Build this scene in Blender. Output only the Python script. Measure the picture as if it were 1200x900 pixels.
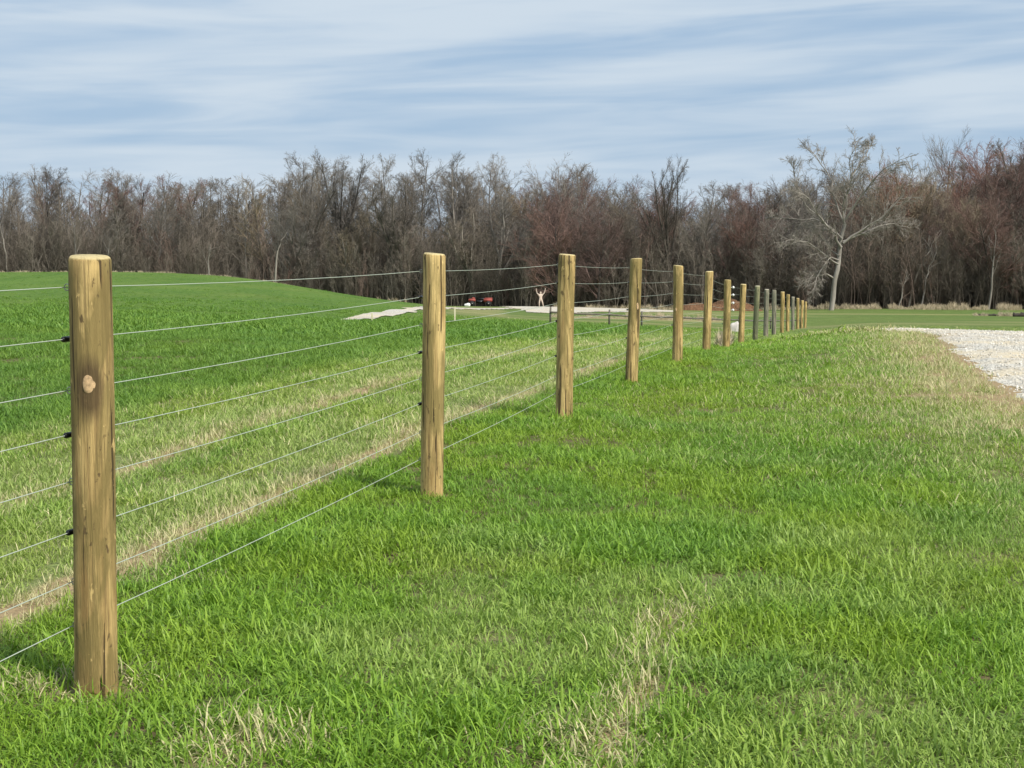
import bpy, bmesh, math, time, numpy as np
from mathutils import Vector, Matrix
T0=time.time()
scene=bpy.context.scene
for o in list(bpy.data.objects): bpy.data.objects.remove(o,do_unlink=True)
# ------------------------------------------------------------------ camera
cam=bpy.data.objects.new('camera',bpy.data.cameras.new('camera')); scene.collection.objects.link(cam)
cam.location=(0,0,1.40); cam.rotation_euler=(math.radians(90)-math.atan(150/1700),0,0)
cam.data.sensor_width=36; cam.data.lens=36*1700/1200; cam.data.clip_start=.05; cam.data.clip_end=5000; scene.camera=cam
# ------------------------------------------------------------------ sky, sun, exposure
SUN=Vector((.66,-.62,.98)).normalized()
el=math.asin(SUN.z); az=math.atan2(SUN.x,SUN.y)
w=bpy.data.worlds.new('World'); scene.world=w; w.use_nodes=True; wt=w.node_tree; wn=wt.nodes; wl=wt.links
bg=wn['Background']; STR=.12; bg.inputs[1].default_value=STR
sky=wn.new('ShaderNodeTexSky'); sky.sky_type='NISHITA'; sky.sun_disc=False; sky.sun_elevation=el; sky.sun_rotation=az; sky.altitude=200; sky.air_density=1.0; sky.dust_density=1.2; sky.ozone_density=1.5
tc=wn.new('ShaderNodeTexCoord'); sp=wn.new('ShaderNodeSeparateXYZ'); wl.new(tc.outputs['Generated'],sp.inputs[0])
def wm(op,a,b=0.,cl=False):
    n=wn.new('ShaderNodeMath'); n.operation=op; n.use_clamp=cl
    for i,v in enumerate((a,b)):
        if isinstance(v,bpy.types.NodeSocket): wl.new(v,n.inputs[i])
        else:n.inputs[i].default_value=v
    return n.outputs[0]
azi=wm('ARCTAN2',sp.outputs[0],sp.outputs[1]); ele=wm('ARCSINE',sp.outputs[2])
def wnoise(sa,se,slope,detail,rough,dist,off):
    c=wn.new('ShaderNodeCombineXYZ'); wl.new(wm('MULTIPLY',azi,sa),c.inputs[0]); wl.new(wm('MULTIPLY',wm('ADD',ele,wm('MULTIPLY',azi,slope)),se),c.inputs[1]); c.inputs[2].default_value=off
    n=wn.new('ShaderNodeTexNoise'); wl.new(c.outputs[0],n.inputs['Vector']); n.inputs['Scale'].default_value=1; n.inputs['Detail'].default_value=detail; n.inputs['Roughness'].default_value=rough; n.inputs['Distortion'].default_value=dist; return n.outputs[0]
def wramp(f,st):
    n=wn.new('ShaderNodeValToRGB'); wl.new(f,n.inputs[0]); e=n.color_ramp.elements
    for q,(p,v) in zip(e,st): q.position=p;q.color=(v,v,v,1)
    n.color_ramp.interpolation='EASE'; return n.outputs[0]
def wmix(f,a,b):
    n=wn.new('ShaderNodeMix'); n.data_type='RGBA'
    for k,v in ((0,f),(6,a),(7,b)):
        if isinstance(v,bpy.types.NodeSocket): wl.new(v,n.inputs[k])
        else:n.inputs[k].default_value=v if k==0 else (*[x/STR for x in v],1)
    return n.outputs[2]
n1=wnoise(2.6,26,-.05,4,.5,.5,3.1); n2=wnoise(6,60,-.03,4,.5,.6,8.3); n3=wnoise(2.2,9,-.12,3,.5,.3,1.7)
blue=wmix(.9,sky.outputs[0],(.305,.425,.575))
veil=wramp(wm('ADD',wm('MULTIPLY',n1,.65),wm('MULTIPLY',n2,.35)),[(.34,0.),(.62,1.)])
cl=wmix(wm('MULTIPLY',veil,.85),blue,(.545,.62,.69))
wl.new(cl,bg.inputs[0])
sun=bpy.data.objects.new('sun',bpy.data.lights.new('sun','SUN')); scene.collection.objects.link(sun); sun.data.energy=4.7; sun.data.angle=math.radians(10); sun.data.color=(1,.955,.88)
sun.rotation_euler=SUN.to_track_quat('Z','Y').to_euler()
vs=scene.view_settings; vs.view_transform='Standard'; vs.look='None'; vs.exposure=0.27; vs.gamma=1; vs.use_curve_mapping=False
scene.cycles.max_bounces=4; scene.cycles.diffuse_bounces=3; scene.cycles.glossy_bounces=2; scene.cycles.transparent_max_bounces=4
# ------------------------------------------------------------------ terrain
F_PX=1700.0; EYE=1.40; TP=150/1700; _p=math.atan(TP); CP,SP=math.cos(_p),math.sin(_p)
def ray(px,py):
    x=(px-600)/F_PX; y=-(py-450)/F_PX
    return (x, CP+y*SP, -SP+y*CP)
def at(px,py,d):
    r=ray(px,py); k=d/r[1]
    return (r[0]*k, d, EYE+r[2]*k)
POSTS=[(115,812,103,300,4.66),(507,582,508,297,8.4),(661,490,665,298,12.35),(740.5,449,745,303,16.4),(793.5,423,795,311,20.5),
(828,411,831,318,24.9),(850.5,410,853,328,28.9),(868.5,405,871,333,33.0),(885,400,887.5,335,37.8),(897.5,395,898.5,339,42.3),
(906.5,393,907.5,340,46.8),(916.5,390,917,342,51.8),(923,388.5,923.5,345,56.8),(929,387,929.5,348,61.8),(934.5,386,935,349.5,66.8),(939.5,385,940,352,71.8),(943.5,384.5,944,353.5,76.8)]
CTRL=[(p[0],p[1],p[4]) for p in POSTS]
CTRL+=[(0,760,5.2),(0,600,8),(0,500,11.9),(0,430,18.5),(0,380,31),(0,352,58),(0,319,100),(-300,500,11.9),(-300,400,24),(-300,352,58),(-300,316,100),
(200,600,8),(200,500,11.9),(200,400,24.5),(200,354,58),(200,320,100),(300,356,60),(300,328,105),(380,400,26),(380,376,46),(380,343,110),
(480,377,47),(470,356,118),(440,400,27),(560,420,19.8),(560,385,38),(560,359,130),(640,388,38),(640,372,80),(640,360,135),(740,376,75),(740,362,135),
(1000,388,30),(1100,389,30),(1200,392,30),(1400,392,30),(1200,465,14.4),(1000,465,14.4),(1400,465,14.4),(1000,600,7.93),(1300,600,7.93),
(1000,396,40),(1150,397,40),(1300,397,40),(1000,380,70),(1200,380,70),(1400,380,70),(1000,362,145),(1200,362,145),(1400,360,145),(850,364,140),(600,900,3.9),(1000,900,3.9),(200,900,3.9)]
CP3=[at(*c) for c in CTRL]
CP3+=[(0,0,0),(-4,0,0),(4,0,0),(0,-8,0),(-4,-8,0),(6,-8,0)]
for px,d,z in [(-300,130,-.8),(0,130,-.8),(200,130,-1.0),(300,135,-2.2),(400,145,-3.2),(0,180,-3.2),(-300,180,-3),(300,180,-4.2),(600,180,-4.8),(800,180,-5),(1000,180,-4),(1200,180,-3),(1400,180,-2),
 (-300,260,0),(0,260,-1),(300,260,-1),(600,260,-1),(900,260,0),(1050,260,4),(1200,260,9),(1400,260,12),
 (-300,400,6),(0,400,4),(300,400,4),(600,400,4),(900,400,6),(1200,400,14),(1400,400,16),(0,700,6),(600,700,6),(1200,700,10)]:
    CP3.append(((px-600)/F_PX*d,d,z))
CP3=np.array(CP3)
def warp(X,Y):
    Yc=np.maximum(Y,-3.)
    u=np.clip(X/(Yc+6),-.75,.75); v=np.log(Yc+6)
    return np.stack([u*3.,v],-1)
_W=warp(CP3[:,0],CP3[:,1])
def _k(r2): return .5*r2*np.log(r2+1e-9)
_n=len(_W)
_A=np.zeros((_n+3,_n+3)); _A[:_n,:_n]=_k(((_W[:,None]-_W[None])**2).sum(-1))+np.eye(_n)*2e-4
_A[:_n,_n]=1;_A[:_n,_n+1:]=_W;_A[_n:,:_n]=_A[:_n,_n:].T
_s=np.linalg.solve(_A,np.concatenate([CP3[:,2]/(CP3[:,1].clip(-3)+12),[0,0,0]]))
def height(X,Y):
    X=np.atleast_1d(np.asarray(X,float)).ravel(); Y=np.atleast_1d(np.asarray(Y,float)).ravel(); out=np.empty(len(X))
    for i in range(0,len(X),20000):
        w=warp(X[i:i+20000],Y[i:i+20000]); K=_k(((w[:,None]-_W[None])**2).sum(-1))
        out[i:i+20000]=(K@_s[:_n]+_s[_n]+w@_s[_n+1:])*(np.maximum(Y[i:i+20000],-3)+12)
    return out

def h1(x,y): return float(height([x],[y])[0])
def clamp(x,a=0.,b=1.): return np.clip(x,a,b)
def sstep(a,b,x):
    t=clamp((x-a)/(b-a)); return t*t*(3-2*t)
def vnoise(X,Y,s,seed=0):                       # cheap smooth value noise, world metres
    X=np.asarray(X,float)/s+seed*17.3; Y=np.asarray(Y,float)/s+seed*9.1
    xi=np.floor(X);yi=np.floor(Y);fx=X-xi;fy=Y-yi;fx=fx*fx*(3-2*fx);fy=fy*fy*(3-2*fy)
    def hs(a,b): 
        v=np.sin(a*127.1+b*311.7+seed*74.7)*43758.5453; return v-np.floor(v)
    return (hs(xi,yi)*(1-fx)+hs(xi+1,yi)*fx)*(1-fy)+(hs(xi,yi+1)*(1-fx)+hs(xi+1,yi+1)*fx)*fy
def xfence(Y): return np.where(Y<38,.2324*Y-2.412,.2324*Y-2.412)
GR=[(990,29.6),(1040,28.8),(1078,26.8),(1093,24.2),(1106,21.8),(1120,19.1),(1146,16.5),(1186,14.2),(1260,12.2),(1500,10.),(1700,20),(1600,34),(1300,33.2),(1150,32.6),(1060,31.),(1010,30.)]
DR=[(379,45.8),(396,49.5),(420,55),(455,64),(490,77),(500,84),(560,100),(600,118),(580,134),(660,136),(720,131),(800,126),(800,119),(705,108),(660,97),(615,94),(608,112),(560,93),(505,76),(492,66),(465,54.5),(430,47.3),(398,45)]
def wpoly(P): return np.array([((px-600)/F_PX*d,d) for px,d in P])
GRP=wpoly(GR); DRP=wpoly(DR)
def sdist(P,X,Y):                               # signed distance to polygon, + inside
    X=np.asarray(X,float);Y=np.asarray(Y,float); ins=np.zeros(X.shape,bool); dm=np.full(X.shape,1e9)
    n=len(P)
    for i in range(n):
        x0,y0=P[i];x1,y1=P[(i+1)%n]
        c=((y0>Y)!=(y1>Y))&(X<(x1-x0)*(Y-y0)/((y1-y0) if y1!=y0 else 1e-9)+x0); ins^=c
        ex,ey=x1-x0,y1-y0; t=clamp(((X-x0)*ex+(Y-y0)*ey)/(ex*ex+ey*ey))
        dm=np.minimum(dm,np.hypot(X-x0-t*ex,Y-y0-t*ey))
    return np.where(ins,dm,-dm)
def zones(X,Y):
    """dry (straw) share, mown share, deep green field share"""
    X=np.asarray(X,float);Y=np.asarray(Y,float)
    off=X-xfence(Y); n1=vnoise(X,Y,.35,1); n2=vnoise(X,Y,1.3,2); n3=vnoise(X,Y,4.,3); off=off+(n2-.5)*.20+(n1-.5)*.12
    lim=sstep(48,30,Y)
    a=np.exp(-((off+.88)/.13)**2)*lim*clamp(.2+1.3*n2+.25*(n1-.5)); b=np.exp(-((off+2.5)/.11)**2)*lim*clamp(.1+1.5*vnoise(X,Y,1.7,8))
    mown=sstep(-4.4,-3.6,off)*sstep(-.62,-.78,off)*sstep(60,35,Y)
    dry=np.maximum(a,b)*1.0+mown*(.10+.14*(n1-.3)*(n2>.5)); lushband=np.exp(-((off+2.05)/.22)**2)+np.exp(-((off+3.55)/.25)**2); mown=mown*(1-.55*clamp(lushband)*lim)
    left=sstep(-.6,-1.0,off)
    field=sstep(-3.4,-4.6,off)
    right=1-left
    # worn marks on the right side
    px=.33+(Y-4.05)*.2+ (n2-.5)*.25
    dry=np.maximum(dry,np.exp(-((X-px)/.085)**2)*sstep(6.3,5.3,Y)*sstep(3.2,3.9,Y)*(.3+.8*n1))
    dry=np.maximum(dry,right*.45*sstep(.80,.93,vnoise(X,Y,.55,5))*sstep(9,5,Y))
    g=sdist(GRP,X,Y); gm=np.exp(-np.maximum(-g-.1,0)/(.65+.6*n3))
    dry=np.maximum(dry,clamp(gm*1.25)*(.58+.42*n1)*(g<.3)); mown=np.maximum(mown,gm*.25*(g<.3))
    dry=np.maximum(dry,right*.35*sstep(.5,.75,n3)*sstep(10,22,Y)*sstep(60,30,Y)*sstep(4.,6.,off))
    pale=right*sstep(.48,.75,vnoise(X,Y,1.0,41)*.6+vnoise(X,Y,.33,42)*.4)*sstep(16,9,Y)*(off>.4); mown=np.maximum(mown,pale*.55); tr=np.exp(-((off-3.3-.35*(n2-.5))/.22)**2)+np.exp(-((off-4.9-.35*(n2-.5))/.22)**2); mown=np.maximum(mown,tr*right*.6*sstep(30,22,Y))
    # meadow beyond
    far=sstep(55,75,Y)*(1-sstep(-25,-33,X)*1.0)
    pxe=600+F_PX*X/np.maximum(Y,1)
    valley=sstep(460,520,pxe)
    dry=np.maximum(dry,far*valley*(.12+.55*sstep(.5,.8,vnoise(X*.12,Y,6,6))))
    dry=np.maximum(dry,sstep(515,535,pxe)*sstep(612,580,pxe)*sstep(66,76,Y)*sstep(108,95,Y)*(.45+.5*n3))
    dry=np.maximum(dry,sstep(640,660,pxe)*sstep(860,840,pxe)*np.exp(-((Y-84-(pxe-700)*.05)/5)**2)*.95)
    dry=np.maximum(dry,.35*left*(1-mown)*sstep(.62,.8,n3)*sstep(12,25,Y)*(1-field)+.0*X)
    field=np.maximum(field*(1-valley*sstep(50,70,Y)),0)
    mown=np.maximum(mown,far*valley)
    mown=np.maximum(mown,sstep(30,40,Y)*right)
    return clamp(dry),clamp(mown),clamp(field)

# ------------------------------------------------------------------ helpers
COL=scene.collection
def mk(name,me,mat=None,parent=None):
    o=bpy.data.objects.new(name,me); COL.objects.link(o)
    if mat:
        for m in (mat if isinstance(mat,(list,tuple)) else [mat]): me.materials.append(m)
    if parent: o.parent=parent
    return o
def tag(o,label=None,cat=None,group=None,kind=None):
    if label:o['label']=label
    if cat:o['category']=cat
    if group:o['group']=group
    if kind:o['kind']=kind
    return o
def empty(name,loc,label,cat,group=None,rz=0):
    o=bpy.data.objects.new(name,None); COL.objects.link(o); o.location=loc; o.rotation_euler=(0,0,rz); o.empty_display_size=.2
    return tag(o,label,cat,group)
def npmesh(name,V,Fs,smooth=False):
    """V (n,3); Fs list of (m,k) index arrays"""
    me=bpy.data.meshes.new(name); V=np.asarray(V,np.float32)
    Fs=[np.asarray(f,np.int32) for f in Fs if len(f)]
    me.vertices.add(len(V)); me.vertices.foreach_set('co',V.ravel())
    if Fs:
        nl=sum(f.size for f in Fs); npoly=sum(len(f) for f in Fs)
        me.loops.add(nl); me.polygons.add(npoly)
        me.loops.foreach_set('vertex_index',np.concatenate([f.ravel() for f in Fs]))
        tot=np.concatenate([np.full(len(f),f.shape[1],np.int32) for f in Fs])
        st=np.concatenate([[0],np.cumsum(tot)[:-1]]).astype(np.int32)
        me.polygons.foreach_set('loop_start',st); me.polygons.foreach_set('loop_total',tot)
        me.polygons.foreach_set('use_smooth',np.full(npoly,smooth))
    me.update(calc_edges=True); return me
def vattr(me,name,arr,typ='FLOAT'):
    a=me.attributes.new(name,typ,'POINT'); arr=np.asarray(arr)
    a.data.foreach_set('vector' if typ=='FLOAT_VECTOR' else 'value',arr.astype(np.int32 if typ=='INT' else np.float32).ravel())

class NT:
    def __init__(s,name,disp=False):
        s.m=bpy.data.materials.new(name); s.m.use_nodes=True; s.t=s.m.node_tree; s.n=s.t.nodes; s.l=s.t.links
        s.b=s.n['Principled BSDF']; s.out=s.n['Material Output']
    def add(s,typ,**kw):
        n=s.n.new(typ)
        for k,v in kw.items():
            if k=='inp':
                for a,b in v.items():
                    if isinstance(b,bpy.types.NodeSocket): s.l.new(b,n.inputs[a])
                    else: n.inputs[a].default_value=b
            else: setattr(n,k,v)
        return n
    def math(s,op,a,b=0,c=None,cl=False):
        i={0:a,1:b}
        if c is not None:i[2]=c
        return s.add('ShaderNodeMath',operation=op,use_clamp=cl,inp=i).outputs[0]
    def mix(s,f,a,b,blend='MIX'):
        n=s.add('ShaderNodeMix',data_type='RGBA',blend_type=blend)
        for k,v in ((0,f),(6,a),(7,b)):
            if isinstance(v,bpy.types.NodeSocket): s.l.new(v,n.inputs[k])
            else: n.inputs[k].default_value=(v if k==0 else (*v,1) if len(v)==3 else v)
        return n.outputs[2]
    def ramp(s,f,stops):
        n=s.add('ShaderNodeValToRGB'); s.l.new(f,n.inputs[0]); e=n.color_ramp.elements
        while len(e)<len(stops): e.new(.5)
        for q,(p,c) in zip(e,stops): q.position=p; q.color=(*c,1) if len(c)==3 else (c[0],)*3+(1,)
        return n.outputs[0]
    def noise(s,vec,scale,detail=4,rough=.55,dist=0):
        n=s.add('ShaderNodeTexNoise',inp={'Scale':scale,'Detail':detail,'Roughness':rough,'Distortion':dist})
        if vec is not None: s.l.new(vec,n.inputs['Vector'])
        return n.outputs[0]
    def attr(s,name,typ='GEOMETRY'):
        return s.add('ShaderNodeAttribute',attribute_name=name,attribute_type=typ)
    def set(s,**kw):
        for k,v in kw.items():
            k=k.replace('_',' ')
            if isinstance(v,bpy.types.NodeSocket): s.l.new(v,s.b.inputs[k])
            else: s.b.inputs[k].default_value=v if not isinstance(v,tuple) or len(v)==4 else (*v,1)
        return s.m
    def bump(s,h,strength=.5,dist=.02):
        n=s.add('ShaderNodeBump',inp={'Strength':strength,'Distance':dist,'Height':h}); s.l.new(n.outputs[0],s.b.inputs['Normal'])
def V3(t,vec,sc,off=None):
    n=t.add('ShaderNodeMapping',inp={'Scale':sc}); t.l.new(vec,n.inputs[0])
    if off is not None: t.l.new(off,n.inputs['Location'])
    return n.outputs[0]

# ------------------------------------------------------------------ materials
GREEN_A=(.095,.200,.013); GREEN_B=(.285,.450,.050); FIELD_A=(.072,.160,.016); FIELD_B=(.205,.340,.052)
STRAW=(.66,.60,.32); SOIL=(.115,.080,.045)
def mat_ground():
    t=NT('ground'); g=t.add('ShaderNodeNewGeometry').outputs['Position']
    dry=t.attr('dry').outputs['Fac']; fld=t.attr('field').outputs['Fac']; lit=t.attr('litter').outputs['Fac']; near=t.attr('near').outputs['Fac']
    n1=t.noise(V3(t,g,(.12,.12,.12)),1,5,.6); n2=t.noise(g,1.7,5,.65); n3=t.noise(g,14,4,.7)
    grs=t.mix(t.ramp(n2,[(.32,(0,)),(.68,(1,))]),tuple(c*.82 for c in (.092,.135,.034)),(.130,.185,.050))
    nf=t.noise(V3(t,g,(1.,.45,1.)),3.2,6,.7); nb=t.noise(V3(t,g,(.25,.09,1.)),1,4,.6); f=t.mix(t.ramp(t.math('ADD',t.math('MULTIPLY',nf,.65),t.math('MULTIPLY',nb,.35)),[(.36,(0,)),(.64,(1,))]),(.050,.110,.018),(.115,.185,.036))
    c=t.mix(fld,grs,f)
    c=t.mix(t.math('MULTIPLY',t.ramp(n1,[(.45,(0,)),(.7,(1,))]),.35),c,(.17,.20,.05))
    d=t.math('MULTIPLY',t.ramp(t.math('ADD',dry,t.math('MULTIPLY',t.math('SUBTRACT',n3,.5),.9)),[(.25,(0,)),(.85,(1,))]),.9)
    c=t.mix(d,c,(.27,.245,.115))
    soil=t.mix(t.ramp(n3,[(.4,(0,)),(.65,(1,))]),SOIL,(.19,.145,.08)); soil=t.mix(t.math('MULTIPLY',dry,.9,cl=True),soil,(.36,.285,.155)); soil=t.mix(t.ramp(n2,[(.35,(0,)),(.6,(.75,))]),soil,(.055,.085,.022))
    mw=t.attr('mown').outputs['Fac']; soil=t.mix(t.math('MULTIPLY',mw,.7),soil,t.mix(n3,(.11,.15,.045),(.26,.29,.11))); soil=t.mix(t.ramp(dry,[(.35,(0,)),(.75,(1,))]),soil,t.mix(n3,(.17,.115,.062),(.42,.32,.18))); c=t.mix(near,c,soil)
    lt=t.mix(t.ramp(n3,[(.35,(0,)),(.7,(1,))]),(.075,.052,.036),(.14,.10,.065))
    c=t.mix(lit,c,lt)
    t.bump(t.math('ADD',n2,n3),.7,.06)
    return t.set(Base_Color=c,Roughness=.95,Specular_IOR_Level=.1)
def mat_blade(name='grass_blade',A=GREEN_A,B=GREEN_B,FA=FIELD_A,FB=FIELD_B,straw=STRAW,trans=.32):
    t=NT(name); b1=t.attr('b1').outputs['Fac']; b2=t.attr('b2').outputs['Fac']
    dry=t.attr('dry','INSTANCER').outputs['Fac']; fld=t.attr('field','INSTANCER').outputs['Fac']; iv=t.attr('iv','INSTANCER').outputs['Fac']; mwn=t.attr('mown','INSTANCER').outputs['Fac']
    c=t.mix(b1,A,B); f=t.mix(b1,FA,FB); c=t.mix(fld,c,f)
    c=t.mix(t.math('MULTIPLY',mwn,.7),c,t.mix(b1,(.215,.280,.072),(.46,.52,.185)))
    c=t.mix(t.math('MULTIPLY',iv,.5),c,t.mix(b1,(.19,.26,.012),(.33,.42,.03)))
    bl=t.attr('cool','INSTANCER').outputs['Fac']; c=t.mix(t.math('MULTIPLY',bl,.42),c,t.mix(b1,(.060,.155,.020),(.15,.31,.055)))
    r=t.math('ADD',t.math('MULTIPLY',b2,1.0),.004)
    isdry=t.math('LESS_THAN',r,dry)
    st=t.mix(b1,tuple(x*.62 for x in straw),straw); c=t.mix(isdry,c,st)
    t.set(Base_Color=c,Roughness=.5,Specular_IOR_Level=.32)
    tr=t.add('ShaderNodeBsdfTranslucent'); t.l.new(t.mix(.35,c,(.25,.42,.04)),tr.inputs[0])
    mx=t.add('ShaderNodeMixShader',inp={0:trans}); t.l.new(t.b.outputs[0],mx.inputs[1]); t.l.new(tr.outputs[0],mx.inputs[2]); t.l.new(mx.outputs[0],t.out.inputs[0])
    return t.m
def mat_wood(name,pale,mid,dark,cap,knots=()):
    t=NT(name); oi=t.add('ShaderNodeObjectInfo').outputs['Random']; oc=t.add('ShaderNodeTexCoord').outputs['Object']
    off=t.add('ShaderNodeCombineXYZ',inp={0:t.math('MULTIPLY',oi,37.),1:t.math('MULTIPLY',oi,91.),2:t.math('MULTIPLY',oi,53.)}).outputs[0]
    v=t.add('ShaderNodeVectorMath',operation='ADD',inp={0:oc,1:off}).outputs[0]
    a=t.noise(V3(t,v,(20,20,1.3)),1,7,.7,.6); b=t.noise(V3(t,v,(120,120,3.0)),1,6,.7,.2); c_=t.noise(V3(t,v,(8,8,1.7)),1,5,.6,.6); k=t.noise(V3(t,v,(48,48,1.5)),1,3,.5,.35); sp_=t.noise(V3(t,v,(34,34,15)),1,4,.6,.4)
    c=t.mix(t.ramp(a,[(.38,(0,)),(.58,(1,))]),mid,pale)
    c=t.mix(t.math('MULTIPLY',t.ramp(b,[(.40,(1,)),(.50,(0,))]),.5),c,dark)
    c=t.mix(t.math('MULTIPLY',t.ramp(c_,[(.44,(0,)),(.55,(1,))]),.8),c,tuple(x*y for x,y in zip(mid,(.66,.78,.72))))
    crack=t.ramp(k,[(.615,(0,)),(.632,(1,))]); c=t.mix(t.math('MULTIPLY',crack,.85),c,tuple(x*.38 for x in dark)); c=t.mix(t.ramp(sp_,[(.63,(0,)),(.68,(.8,))]),c,tuple(x*.8 for x in dark)); c=t.mix(t.ramp(sp_,[(.30,(.7,)),(.34,(0,))]),c,tuple(min(1,x*1.25) for x in pale))
    for kc,kw,kh in knots:
        dv=t.add('ShaderNodeVectorMath',operation='SUBTRACT',inp={0:oc,1:kc}).outputs[0]; wob=t.math('MULTIPLY',t.math('SUBTRACT',a,.5),.9)
        ln=t.add('ShaderNodeVectorMath',operation='LENGTH',inp={0:V3(t,dv,(1/kw,1/kw,1/kh))}).outputs[1]
        c=t.mix(t.ramp(t.math('ADD',ln,wob),[(.55,(.85,)),(1.,(0,))]),c,tuple(x*.8 for x in dark))
    n=t.add('ShaderNodeNewGeometry'); nz=t.add('ShaderNodeSeparateXYZ',inp={0:n.outputs['Normal']}).outputs[2]
    fine=t.noise(V3(t,v,(160,160,160)),1,2,.6)
    c=t.mix(t.ramp(nz,[(.45,(0,)),(.7,(1,))]),c,t.mix(fine,tuple(x*.8 for x in cap),cap))
    hsum=t.math('SUBTRACT',t.math('ADD',t.math('MULTIPLY',b,.6),a),t.math('MULTIPLY',crack,.7))
    t.bump(hsum,.9,.012)
    return t.set(Base_Color=c,Roughness=.78,Specular_IOR_Level=.25)
def mat_plain(name,col,rough=.7,var=.25,scale=8,metal=0,spec=.4):
    t=NT(name); oc=t.add('ShaderNodeTexCoord').outputs['Object']; n=t.noise(oc,scale,4,.6)
    c=t.mix(t.ramp(n,[(.3,(0,)),(.7,(1,))]),tuple(x*(1-var) for x in col),tuple(min(1,x*(1+var)) for x in col))
    return t.set(Base_Color=c,Roughness=rough,Metallic=metal,Specular_IOR_Level=spec)
def mat_bark(name,a,b):
    t=NT(name); oc=t.add('ShaderNodeTexCoord').outputs['Object']; oi=t.add('ShaderNodeObjectInfo').outputs['Random']
    n=t.noise(V3(t,oc,(3,3,.6)),1,4,.6); c=t.mix(t.ramp(n,[(.35,(0,)),(.65,(1,))]),a,b)
    hv=t.add('ShaderNodeHueSaturation',inp={'Color':c,'Value':t.math('ADD',.72,t.math('MULTIPLY',oi,.56)),'Saturation':t.math('ADD',.8,t.math('MULTIPLY',oi,.4))})
    return t.set(Base_Color=hv.outputs[0],Roughness=.9,Specular_IOR_Level=.15)
def mat_gravel():
    t=NT('gravel'); g=t.add('ShaderNodeNewGeometry').outputs['Position']
    vor=t.add('ShaderNodeTexVoronoi',inp={'Scale':26.}); t.l.new(g,vor.inputs['Vector'])
    n=t.noise(g,.55,5,.65); n2=t.noise(V3(t,g,(.9,.5,1)),1,4,.6); n3=t.noise(g,9,3,.7)
    val=t.add('ShaderNodeSeparateColor',inp={0:vor.outputs['Color']}).outputs[0]
    c=t.mix(val,(.32,.30,.26),(.56,.53,.465)); c=t.mix(t.ramp(n,[(.44,(0,)),(.62,(.8,))]),c,(.54,.45,.30))
    c=t.mix(t.math('MULTIPLY',t.ramp(n2,[(.55,(0,)),(.7,(1,))]),t.ramp(n3,[(.3,(.2,)),(.6,(.8,))])),c,(.33,.24,.15))
    t.bump(vor.outputs['Distance'],.8,.02)
    return t.set(Base_Color=c,Roughness=.9,Specular_IOR_Level=.2)

M_ground=mat_ground(); M_blade=mat_blade(); M_gravel=mat_gravel()
M_post=mat_wood('pine_post',(.63,.455,.185),(.33,.215,.080),(.12,.078,.036),(.62,.50,.25))
M_post_grey=mat_wood('weathered_post',(.33,.29,.21),(.22,.19,.14),(.10,.085,.06),(.50,.45,.34))
M_post_olive=mat_wood('mossy_post',(.26,.245,.13),(.155,.15,.085),(.07,.07,.045),(.50,.46,.30))
M_wire=mat_plain('coated_wire',(.38,.42,.34),.45,.05,5)
M_black=mat_plain('black_plastic',(.012,.012,.013),.4,.2)
M_staple=mat_plain('staple_metal',(.42,.40,.36),.4,.2,20,.6)
M_white=mat_plain('white_porcelain',(.80,.80,.76),.3,.05)
M_knot=mat_plain('knot_wood',(.46,.31,.165),.9,.45,75)
M_ring=mat_plain('knot_ring_wood',(.20,.13,.065),.85,.3,60)
B_grey=mat_bark('bark_grey',(.095,.080,.064),(.185,.160,.130)); B_dark=mat_bark('bark_dark',(.055,.046,.038),(.110,.094,.078))
B_brown=mat_bark('twig_brown',(.108,.092,.074),(.180,.154,.126)); B_red=mat_bark('twig_red',(.150,.092,.074),(.240,.146,.118)); B_tan=mat_bark('twig_tan',(.165,.134,.096),(.255,.210,.150))
B_white=mat_bark('bark_pale',(.23,.20,.165),(.39,.35,.30)); B_pale=mat_bark('bark_pale_grey',(.17,.15,.125),(.30,.27,.23)); B_gt=mat_bark('twig_grey',(.135,.120,.103),(.235,.210,.180))

# ------------------------------------------------------------------ ground sheet
def build_ground():
    ys=np.concatenate([np.linspace(-14,2,22)[:-1],2+np.cumsum(np.concatenate([[0],.07*1.0115**np.arange(418)]))]); ys=ys[ys<760]
    us=np.linspace(-1,1,321); us=np.sign(us)*np.abs(us)**1.25
    Y,U=np.meshgrid(ys,us,indexing='ij'); X=U*(np.maximum(Y,0)*.62+9)
    X=X.ravel();Y=Y.ravel(); Z=height(X,Y)+ground_bump(X,Y)
    d,m,f=zones(X,Y)
    pxe=X/np.maximum(Y,1)
    lit=litter(X,Y)
    near=sstep(34,20,Y)
    nr,nc=len(ys),len(us); i=np.arange((nr-1)*(nc-1)); r=i//(nc-1);c=i%(nc-1);b=r*nc+c
    me=npmesh('ground',np.stack([X,Y,Z],-1),[np.stack([b,b+1,b+nc+1,b+nc],-1)],True)
    for k,v in (('dry',d),('field',f),('mown',m),('litter',lit),('near',near)): vattr(me,k,v)
    return tag(mk('ground',me,M_ground),'green grass meadow falling gently towards the wood',None,None,'structure')
def ground_bump(X,Y):
    a=sstep(120,30,Y)
    return (vnoise(X,Y,2.3,11)-.5)*.05*a+(vnoise(X,Y,.7,12)-.5)*.02*a
def gz(X,Y): 
    X=np.atleast_1d(X).astype(float);Y=np.atleast_1d(Y).astype(float); return height(X,Y)+ground_bump(X,Y)
def edge_d(pxe):                                  # where the wood starts, metres ahead
    return np.interp(pxe,[-400,350,500,620,760,900,960,1010,1200,1500],[172,172,166,160,158,152,149,146,143,140])
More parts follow.
